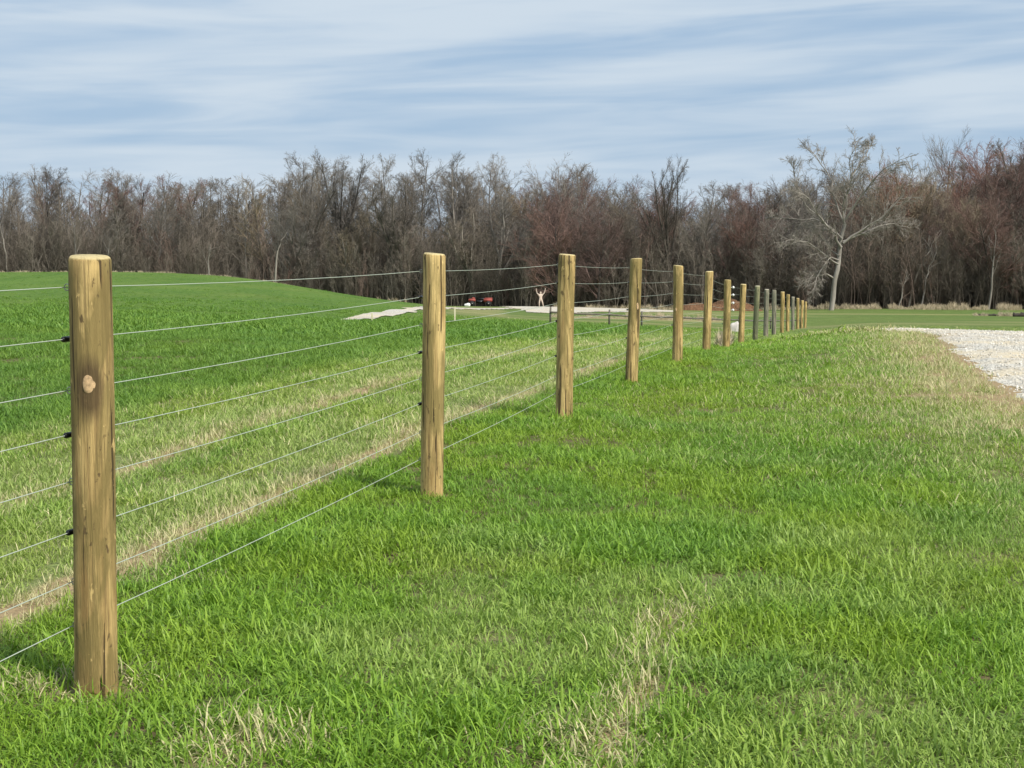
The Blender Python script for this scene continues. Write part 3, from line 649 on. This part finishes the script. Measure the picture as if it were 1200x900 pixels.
def wood():
    rs=np.random.RandomState(11); n=0; placed=[]
    mats={'g':(B_grey,B_gt,'grey'),'b':(B_grey,B_brown,'brown'),'r':(B_dark,B_red,'reddish'),'t':(B_grey,B_tan,'tan'),'d':(B_dark,B_brown,'dark')}
    words={'forest':'tall upright bare tree with {} twigs','fork':'many stemmed bare tree with {} twigs','round':'broad crowned bare tree with {} twigs','slim':'thin straight bare tree with {} twigs','oak':'x'}
    rows=[(2,46,.62,.97),(10,44,.86,.98),(19,42,.93,1.03),(31,42,.90,1.04),(46,42,.9,1.03)]
    for dd,cnt,f0,f1 in rows:
        for k in range(cnt):
            px=(k+.15+.7*rs.rand())/cnt; px=-110+1430*(px if px<.7 else .7+(px-.7)*(.62+.38*(px-.7)/.3)) if dd<60 else 0; d=float(edge_d(px))+dd+rs.rand()*7
            X=(px-600)/F_PX*d; z=float(height([X],[d])[0]); py=np.interp(px,SKX,SKY)+rs.normal(0,2); H=(EYE+(300-py)/F_PX*d-z)*(f0+(f1-f0)*rs.rand()); H=max(H,5)
            u=rs.rand()
            if px>1000: 
                kind='round' if u<.85 else('forest' if u<.92 else 'fork'); mk_='r' if rs.rand()<(.25 if px<1090 else .72) else('t' if px<1110 else 'b')
            elif px<300: kind='forest' if u<.38 else('slim' if u<.74 else('fork' if u<.88 else 'round')); mk_=('b','g','d','r')[rs.choice(4,p=[.38,.30,.22,.1])]
            elif px<590: kind='forest' if u<.4 else('slim' if u<.72 else('fork' if u<.92 else 'round')); mk_=('b','g','d','t')[rs.choice(4,p=[.3,.3,.2,.2])]
            else: kind='round' if u<.3 else('forest' if u<.65 else('fork' if u<.9 else 'slim')); mk_=('b','g','d','r')[rs.choice(4,p=[.32,.28,.15,.25])]
            if dd==3 and kind!='slim' and rs.rand()<.6 and px<960: kind='slim'
            mt,mc,w=mats[mk_]; v=rs.randint(0,3 if kind!='round' else 3)
            if dd<=3 and rs.rand()<.3: mt=B_pale
            where=region(px); place_tree('bare_tree',kind,v,X,d,H,rs.rand()*6.28,mt,mc,(words[kind].format(w)+', '+where),'tree',words[kind].format(w)+', '+where,wide=1.0+.3*rs.rand()+.25*(kind=='slim'))
            n+=1
    print('trees',n)
wood()
def feature(px,top,d,kind,v,mt,mc,label,wide=1.,rz=0.,lean=(0,0)):
    X=(px-600)/F_PX*d; z=float(height([X],[d])[0]); H=EYE+(300-top)/F_PX*d-z; place_tree('bare_tree',kind,v,X,d,H,rz,mt,mc,label,'tree',None,lean,wide)
feature(352,171,176,'oak',0,B_dark,B_gt,'big dark bare tree standing tallest above the wood right of the nearest post',.8,.4)
feature(398,178,180,'fork',1,B_dark,B_gt,'upright dark bare tree just right of the big dark tree on the left',.85,1.)
feature(455,180,176,'forest',0,B_grey,B_gt,'tall slender grey tree rising left of the second fence post',.9,2.)
feature(492,176,179,'forest',1,B_grey,B_gt,'tall grey tree rising directly above the second fence post',1.,0.)
feature(535,177,176,'fork',2,B_pale,B_gt,'tall pale grey tree rising right of the second fence post',.85,.2)
feature(572,177,180,'forest',2,B_grey,B_gt,'tall grey tree above the red vehicle',1.,3.)
feature(672,178,172,'round',0,B_dark,B_gt,'round topped grey bare tree rising above the third fence post',1.0,0.)
feature(655,222,161,'round',1,B_dark,B_red,'broad reddish bare tree behind the third fence post, left of its twin',1.15,0.)
feature(700,228,159,'round',2,B_dark,B_red,'broad reddish bare tree between the third and fourth fence posts',1.1,1.2)
feature(784,181,160,'oak',1,B_dark,B_dark,'large dark bare tree with heavy spreading limbs above the fifth fence post',.9,2.2)
feature(868,212,157,'round',1,B_dark,B_red,'reddish round bare tree above the eighth fence post',.95,2.)
feature(928,190,160,'round',0,B_grey,B_gt,'grey fan shaped bare tree left of the pale tree',.8,2.6)
feature(1103,147,195,'lone',2,B_dark,B_gt,'small round topped tree standing alone on the skyline at right',.9,.5)
feature(1160,160,176,'round',1,B_dark,B_red,'tall reddish bare tree on the skyline near the right edge',1.2,.5)
feature(1192,158,160,'round',0,B_dark,B_red,'broad reddish bare tree at the right edge of the wood',1.2,1.5)
feature(1128,205,150,'round',2,B_grey,B_tan,'broad tan bare tree in front of the reddish trees at right',1.1,2.5)
feature(1052,182,156,'round',1,B_grey,B_tan,'broad tan bare tree just right of the pale tree',1.1,3.5)
# pale sycamore with explicit limbs
def sycamore():
    D=139.; rs=np.random.RandomState(5); base=at(975,361,D); bz=float(height([base[0]],[D])[0]); O=np.array([base[0],D,bz])
    r=empty('sycamore',tuple(O),'tall whitish bare tree with crooked spreading limbs in front of the wood at right','tree')
    def poly(px,r0,r1,dep):
        n=9; q=np.array([at(a,b,D) for a,b in px]); f=np.linspace(0,1,len(q)); g=np.linspace(0,1,n+1); P=np.stack([np.interp(g,f,q[:,k]) for k in range(3)],-1)
        P[:,1]+=dep*g**1.2*1.0; P[1:]+=rs.normal(0,.09,(n,3)); return P-O,np.linspace(r0,r1,n+1)
    trunk,tr_=poly([(974,364),(978,335),(983,310),(987,285),(990,262)],.40,.26,.3)
    limbs=[([(989,264),(992,235),(997,208),(1003,180),(1007,166)],.14,.02,1),([(986,290),(974,272),(955,250),(935,228),(917,222)],.20,.03,-3),
      ([(988,285),(1010,268),(1035,252),(1052,232),(1062,212)],.20,.03,-2),([(990,262),(982,235),(975,205),(965,180),(958,172)],.15,.02,4),
      ([(979,328),(965,322),(948,322),(938,330),(930,322)],.13,.02,-3),([(983,310),(965,300),(945,285),(925,280),(905,284)],.13,.02,-4),
      ([(987,280),(970,262),(950,255),(925,258),(905,252)],.14,.02,2),([(988,283),(1015,272),(1040,262),(1060,262),(1080,266)],.14,.02,3),
      ([(990,258),(1008,230),(1020,210),(1035,195),(1050,188)],.15,.02,-4),([(984,300),(975,290),(968,275),(962,262),(965,248)],.12,.02,5),([(989,262),(985,240),(990,215),(985,190),(990,175)],.14,.02,-5),
      ([(983,305),(970,300),(960,312),(950,330),(945,345)],.10,.02,-3),([(997,208),(1010,190),(1018,178),(1024,170),(1028,163)],.09,.015,2),([(955,250),(940,240),(930,215),(925,200),(922,195)],.09,.015,-2)]
    A=[poly(*l) for l in limbs]; lp=np.stack([a[0] for a in A]); lr=np.stack([a[1] for a in A])*.66; tr_=tr_*.64
    for i in range(1): pass
    l2=spawn(lp,lr,17,.15,1,.7,.2,.26,.4,.6,6,.15,.0,rs,.022); l3=spawn(*l2,9,.15,1,.65,.25,.48,.35,.6,4,.16,.0,rs,.013); l4=spawn(*l3,5,.2,1,.6,.25,.6,.3,.6,3,.15,.0,rs,.0085)
    a=tubes(trunk[None],tr_[None],12); b=tubes(lp,lr,7); V=np.concatenate([a[0],b[0]]); mk('trunk',npmesh('trunk',V,[np.concatenate([a[1],b[1]+len(a[0])])],True),B_white,r)
    ps=[tubes(*l2,4),tubes(*l3,3),tubes(*l4,3)]; o=0;VV=[];QQ=[]
    for v,q in ps: VV.append(v);QQ.append(q+o);o+=len(v)
    mk('crown',npmesh('crown',np.concatenate(VV),[np.concatenate(QQ)]),mat_bark('sycamore_twig',(.22,.19,.155),(.34,.30,.25)),r)
sycamore()
# leaning pale stems right of the sycamore, and two pale trunks on the left
def stem(name,pxs,d,r0,label,mat=None,kids=8):
    rs=np.random.RandomState(int(pxs[0][0])); q=np.array([at(a,b,d) for a,b in pxs]); z=float(height([q[0][0]],[d])[0]); q[0][2]=z-.2; O=q[0].copy()
    f=np.linspace(0,1,len(q)); g=np.linspace(0,1,9); P=np.stack([np.interp(g,f,q[:,k]) for k in range(3)],-1)-O; P[1:]+=rs.normal(0,.06,(8,3))
    rad=np.linspace(r0,.02,9); r=empty(name,tuple(O),label,'tree'); a=tubes(P[None],rad[None],7); mk('trunk',npmesh('trunk',a[0],[a[1]],True),mat or B_pale,r)
    l2=spawn(P[None],rad[None],kids,.4,1,.6,.2,.3,.4,.5,5,.15,.08,rs,.018); l3=spawn(*l2,5,.2,1,.6,.3,.5,.3,.6,3,.2,.03,rs,.010)
    a=tubes(*l2,4);b=tubes(*l3,3); mk('crown',npmesh('crown',np.concatenate([a[0],b[0]]),[np.concatenate([a[1],b[1]+len(a[0])])]),B_gt,r)
stem('leaning_tree',[(1064,352),(1072,325),(1085,300),(1098,278)],146,.13,'pale thin tree leaning right behind the tan grass, longest of the leaning pair')
stem('leaning_tree',[(1078,352),(1085,330),(1090,310),(1100,292)],145,.10,'pale thin tree leaning right, shorter one of the leaning pair')
stem('leaning_tree',[(1053,352),(1058,335),(1064,318)],145,.09,'short pale stem leaning right left of the leaning pair')
stem('leaning_tree',[(1158,358),(1162,330),(1166,300),(1166,270)],143,.12,'straight pale grey trunk near the right edge of the wood')
stem('pale_tree',[(11,325),(8,300),(3,278),(0,262)],174,.14,'pale curved trunk at the far left of the wood')
stem('pale_tree',[(322,330),(324,302),(328,285),(336,272)],171,.15,'pinkish pale forked young tree in front of the wood left of centre')
stem('pale_tree',[(88,330),(89,290),(86,262)],172,.10,'pale straight trunk behind the nearest fence post')
stem('pale_tree',[(128,330),(127,300),(128,285)],171,.10,'short pale snag just right of the nearest fence post')
stem('pale_tree',[(245,330),(244,305),(247,290)],171,.12,'pale short trunk at the wood edge above the green hill')
# understory
def brush():
    rs=np.random.RandomState(21); var=[]
    for s in range(6):
        rr=np.random.RandomState(200+s); k=8; P=np.zeros((k,3)); P[:,:2]=rr.normal(0,.75,(k,2)); Dn=rr.normal(0,.09,(k,3)); Dn[:,2]=1
        a=grow(P,Dn/np.linalg.norm(Dn,axis=1,keepdims=True),3+6*rr.rand(k)**1.4,np.full(k,.038),np.full(k,.012),6,.045,.03,rr); b=spawn(*a,11,.12,1,.5,.15,.22,.3,.5,4,.08,.07,rr,.010); c=spawn(*b,6,.2,1,.5,.2,.5,.3,.6,3,.1,.05,rr,.0075); e=spawn(*c,3,.2,1,.5,.2,.6,.3,.6,2,.1,.04,rr,.006)
        o=0;V=[];Q=[]
        for g in (tubes(*a,4),tubes(*b,3),tubes(*c,3),tubes(*e,3)): V.append(g[0]);Q.append(g[1]+o);o+=len(g[0])
        V=np.concatenate(V); var.append((V,np.concatenate(Q),np.zeros((0,3),int),{'b1':np.full(len(V),rr.rand())}))
    n=1900; px=-200+1620*rs.rand(n); dd=rs.rand(n)**2.0*62+.8; d=edge_d(px)+dd; X=(px-600)/F_PX*d; Z=height(X,d)-.1
    s=.35+.7*rs.rand(n)+.3*(dd>8); scl=np.stack([s*1.2,s*1.2,s],-1); rot=np.stack([rs.normal(0,.06,n),rs.normal(0,.06,n),rs.rand(n)*6.28],-1)
    t=NT('brush_twig'); iv=t.attr('iv','INSTANCER').outputs['Fac']; c=t.ramp(iv,[(0,(.090,.076,.060)),(.5,(.150,.127,.100)),(.85,(.225,.195,.157)),(1,(.19,.125,.10))]); m=t.set(Base_Color=c,Roughness=.9,Specular_IOR_Level=.1)
    instanced('underbrush',var,np.stack([X,d,Z],-1),rot,scl,rs.randint(0,6,n),{'iv':rs.rand(n)},m,'tangle of bare brown underbrush and saplings filling the wood')
brush()
def reeds():
    rs=np.random.RandomState(31); var=[]
    for s in range(4):
        V,Q,T,a,b=tuft('reed',rs); var.append((V,Q,T,{'b1':a,'b2':b}))
    px=[];dd=[];sc=[]
    def add(p0,p1,n,fd,s): 
        p=p0+(p1-p0)*rs.rand(n); px.append(p); dd.append(fd(p,n)); sc.append(np.full(n,s))
    add(940,1240,1500,lambda p,n:edge_d(p)-1.2+rs.normal(0,.9,n),.55)
    add(650,950,450,lambda p,n:edge_d(p)-1+rs.normal(0,1.2,n),.6)
    add(-60,500,900,lambda p,n:np.interp(p,[-60,200,300,380,500],[101,101,106,111,117])+rs.normal(0,1.5,n),.13)
    add(-50,480,350,lambda p,n:edge_d(p)-2+rs.normal(0,1.,n),.8)
    add(735,845,500,lambda p,n:88+(p-735)*.05+rs.normal(0,1.2,n),.32)
    add(645,735,200,lambda p,n:84+rs.normal(0,1.2,n),.2)
    add(1140,1200,130,lambda p,n:118.5+rs.normal(0,.6,n),.35)
    add(845,852,60,lambda p,n:33+rs.normal(0,.7,n),.45)
    p=np.concatenate(px);d=np.concatenate(dd);s=np.concatenate(sc); keep=vnoise(p,d*0,14,3)>.27; p,d,s=p[keep],d[keep],s[keep]; n=len(p); X=(p-600)/F_PX*d
    s=s*(.5+.8*rs.rand(n)**1.5)*(.35+1.3*vnoise(p,d*0,7,5)); m=mat_plain('dead_grass',(.46,.38,.25),.8,.3,3)
    instanced('dead_grass',var,np.stack([X,d,gz(X,d)],-1),np.stack([rs.normal(0,.1,n),rs.normal(0,.1,n),rs.rand(n)*6.28],-1),np.stack([s,s,s],-1),rs.randint(0,4,n),{'iv':rs.rand(n)},m,'pale dead grass standing along the edge of the wood')
reeds()

# ------------------------------------------------------------------ small things
def on(px,d,dz=0.): X=(px-600)/F_PX*d; return Vector((X,d,float(gz(X,d)[0])+dz))
# statue-like pale figure with raised arms
def figure():
    b=on(633.5,122); s=1.0
    J={'pel':(0,0,.72),'chest':(0,0,1.02),'neck':(0,0,1.16),'head':(0,-.02,1.27),'headt':(0,-.02,1.36),'shl':(-.15,0,1.10),'ell':(-.30,-.03,1.22),'wrl':(-.37,-.05,1.50),'hal':(-.38,-.05,1.62),'shr':(.15,0,1.10),'elr':(.31,-.03,1.24),'wrr':(.38,-.05,1.52),'har':(.40,-.05,1.66),
       'hil':(-.08,0,.68),'knl':(-.12,-.05,.38),'anl':(-.11,0,.06),'tol':(-.12,-.14,.03),'hir':(.08,0,.68),'knr':(.17,-.05,.40),'anr':(.24,0,.06),'tor':(.27,-.13,.03)}
    R={'pel':.12,'chest':.135,'neck':.055,'head':.085,'headt':.07,'shl':.07,'ell':.05,'wrl':.035,'hal':.035,'shr':.07,'elr':.05,'wrr':.035,'har':.035,'hil':.09,'knl':.06,'anl':.04,'tol':.035,'hir':.09,'knr':.06,'anr':.04,'tor':.035}
    E=[('pel','chest'),('chest','neck'),('neck','head'),('head','headt'),('chest','shl'),('shl','ell'),('ell','wrl'),('wrl','hal'),('chest','shr'),('shr','elr'),('elr','wrr'),('wrr','har'),('pel','hil'),('hil','knl'),('knl','anl'),('anl','tol'),('pel','hir'),('hir','knr'),('knr','anr'),('anr','tor')]
    K=list(J); me=bpy.data.meshes.new('figure'); me.from_pydata([J[k] for k in K],[(K.index(a),K.index(c)) for a,c in E],[]); 
    o=mk('standing_figure',me,mat_plain('pale_figure',(.55,.44,.35),.7,.12,6)); o.location=b; md=o.modifiers.new('skin','SKIN'); 
    for i,k in enumerate(K): v=me.skin_vertices[0].data[i]; v.radius=(R[k],R[k]*.85); v.use_root=(k=='pel')
    o.modifiers.new('sub','SUBSURF').levels=2; o.modifiers['sub'].render_levels=2
    tag(o,'small pale figure with both arms raised standing beside the gravel drive','statue')
figure()
M_red=mat_plain('red_paint',(.27,.055,.04),.7,.25,4); M_tyre=mat_plain('tyre_rubber',(.02,.02,.02),.85,.2)
def quad():
    b=on(563,128,0.05); r=empty('farm_vehicle',tuple(b),'small red vehicle with dark wheels parked in front of the wood','vehicle')
    def cyl(c,rad,w):
        bm=bmesh.new(); bmesh.ops.create_cone(bm,cap_ends=True,segments=20,radius1=rad,radius2=rad,depth=w); bmesh.ops.bevel(bm,geom=[e for e in bm.edges if len(e.link_faces)==2 and e.calc_face_angle()>1],offset=.04,segments=2,affect='EDGES'); bmesh.ops.rotate(bm,cent=(0,0,0),matrix=Matrix.Rotation(math.pi/2,3,'X'),verts=bm.verts); bmesh.ops.translate(bm,vec=c,verts=bm.verts); return bm
    for x in (-.72,.72):
        for y in (-.45,.45):
            w=bm_obj('wheel',cyl((x,y,.22),.22,.2),M_tyre,r); bm_obj('rim',cyl((x,y+.0,.22),.08,.205),M_staple,w)
    bm_obj('front_body',join_bm([box_part((-.74,0,.50),(.62,.9,.26),0,.06),box_part((-.62,0,.66),(.32,.5,.16),0,.05)]),M_red,r)
    bm_obj('rear_body',join_bm([box_part((.66,0,.50),(.78,.95,.30),0,.05),box_part((.72,0,.67),(.7,.85,.07),0,.02)]),M_red,r)
    bm_obj('engine',box_part((-.02,0,.36),(.75,.42,.26),0,.04),M_black,r); bm_obj('seat',box_part((.15,0,.62),(.6,.34,.12),0,.04),M_black,r)
    tube_obj('handlebar',[(-.45,-.36,.86),(-.42,-.12,.84),(-.40,0,.80),(-.42,.12,.84),(-.45,.36,.86)],.018,M_black,r,8)
    tube_obj('steering_column',[(-.52,0,.60),(-.40,0,.80)],.025,M_black,r,8)
quad()
def rock(px,d,sx,sy,sz,mat,label,seed,name='rock',cat='rock'):
    bm=bmesh.new(); bmesh.ops.create_icosphere(bm,subdivisions=3,radius=1); rs=np.random.RandomState(seed); ph=rs.rand(6)*6
    for v in bm.verts:
        c=v.co; k=1+.15*math.sin(3*c.x+ph[0])+.12*math.sin(4*c.y+ph[1])+.1*math.sin(5*c.z+ph[2])+.04*rs.rand(); v.co=Vector((c.x*sx*k,c.y*sy*k,max(c.z,-.3)*sz*k))
    o=bm_obj(name,bm,mat,None,True); o.location=on(px,d,.05); return tag(o,label,cat)
M_stone=mat_plain('pale_stone',(.55,.50,.46),.8,.25,4)
rock(547.5,127,.24,.2,.24,mat_plain('white_stone',(.72,.70,.66),.8,.15,4),'small white rock left of the red vehicle',4)
rock(861.5,52,.17,.14,.32,M_stone,'pale pinkish rock standing just right of the seventh fence post',6)
def heap():
    P=[];rs=np.random.RandomState(9); n=60;m=24; V=[]
    b=on(843,138,-.15); 
    for j in range(m+1):
        for i in range(n+1):
            u=i/n*2-1;v=j/m*2-1; x=u*4.0;y=v*2.2; e=max(0,1-abs(u)**2.6)*max(0,1-v*v); z=e**.6*(.95+.25*math.sin(u*5)+.15*math.sin(u*11+v*4))+ (rs.rand()*.09 if e>0 else 0); V.append((x,y,z))
    Q=[(j*(n+1)+i,j*(n+1)+i+1,(j+1)*(n+1)+i+1,(j+1)*(n+1)+i) for j in range(m) for i in range(n)]
    o=bm_obj('mulch_heap',bm_from([(np.array(V),Q)]),mat_plain('mulch',(.135,.075,.042),.95,.45,6,0,.05),None,False); o.location=b
    tag(o,'long low reddish brown heap of mulch behind the fence at the wood edge','heap')
heap()
M_rail=mat_plain('old_rail',(.13,.115,.09),.85,.3,5)
def rail_fence():
    A=[(645,55),(714,57),(752,59),(790,62),(828,66),(866,70),(903,74),(938,78)]; o0=on(*A[0]); r=empty('rail_fence',tuple(o0),'low dark single rail wooden fence crossing beyond the posts','fence')
    pts=[]
    for px,d in A:
        b=on(px,d)-o0; x=.055 
        tube_obj('post',[b+Vector((0,0,-.2)),b+Vector((0,0,.4)),b+Vector((.01,0,.62))],[x*.7,x*.7,x*.6],M_rail,r,8); pts.append(b)
    for a,b in zip(pts[:-1],pts[1:]):
        z=Vector((0,-.07,.42)); tube_obj('rail',[a+z,(a+b)/2+z-Vector((0,0,.02)),b+z],.034,M_rail,r,8)
rail_fence()
M_stake=mat_plain('stake_wood',(.60,.54,.36),.7,.15,10)
for px,d,h,lab in ((436,46,.26,'short tan wooden stake in the grass below the gravel drive'),(533,49,.50,'thin pale wooden stake in the grass right of the second fence post')):
    bm=bmesh.new(); bmesh.ops.create_cube(bm,size=1)
    for v in bm.verts: v.co=Vector((v.co.x*(.055 if v.co.z>0 else .05),v.co.y*.03,(v.co.z+.5)*(h+.1)-.1))
    bmesh.ops.bevel(bm,geom=list(bm.edges),offset=.004,segments=1,affect='EDGES'); o=bm_obj('wooden_stake',bm,M_stake,None,False); o.location=on(px,d); tag(o,lab,'stake')
M_log=mat_plain('dark_log',(.045,.035,.028),.9,.4,5)
def log(p0,p1,d,r,label):
    a=on(p0,d);b=on(p1,d); n=14; rs=np.random.RandomState(int(p0)); pts=[]
    for i in range(n): f=i/(n-1); q=a*(1-f)+b*f; pts.append(np.array([q.x-a.x,rs.normal(0,.03),q.z-a.z+r*.6+rs.normal(0,.02)]))
    o=tube_obj('fallen_log',pts,[r*(.6+.5*rs.rand()) for _ in range(n)],M_log,None,9); o.location=a; tag(o,label,'log')
log(1142,1184,119,.11,'thin dark fallen log lying in the far meadow at right')
log(1187,1212,117,.24,'thick dark fallen log at the right edge of the far meadow')
print('done',time.time()-T0)
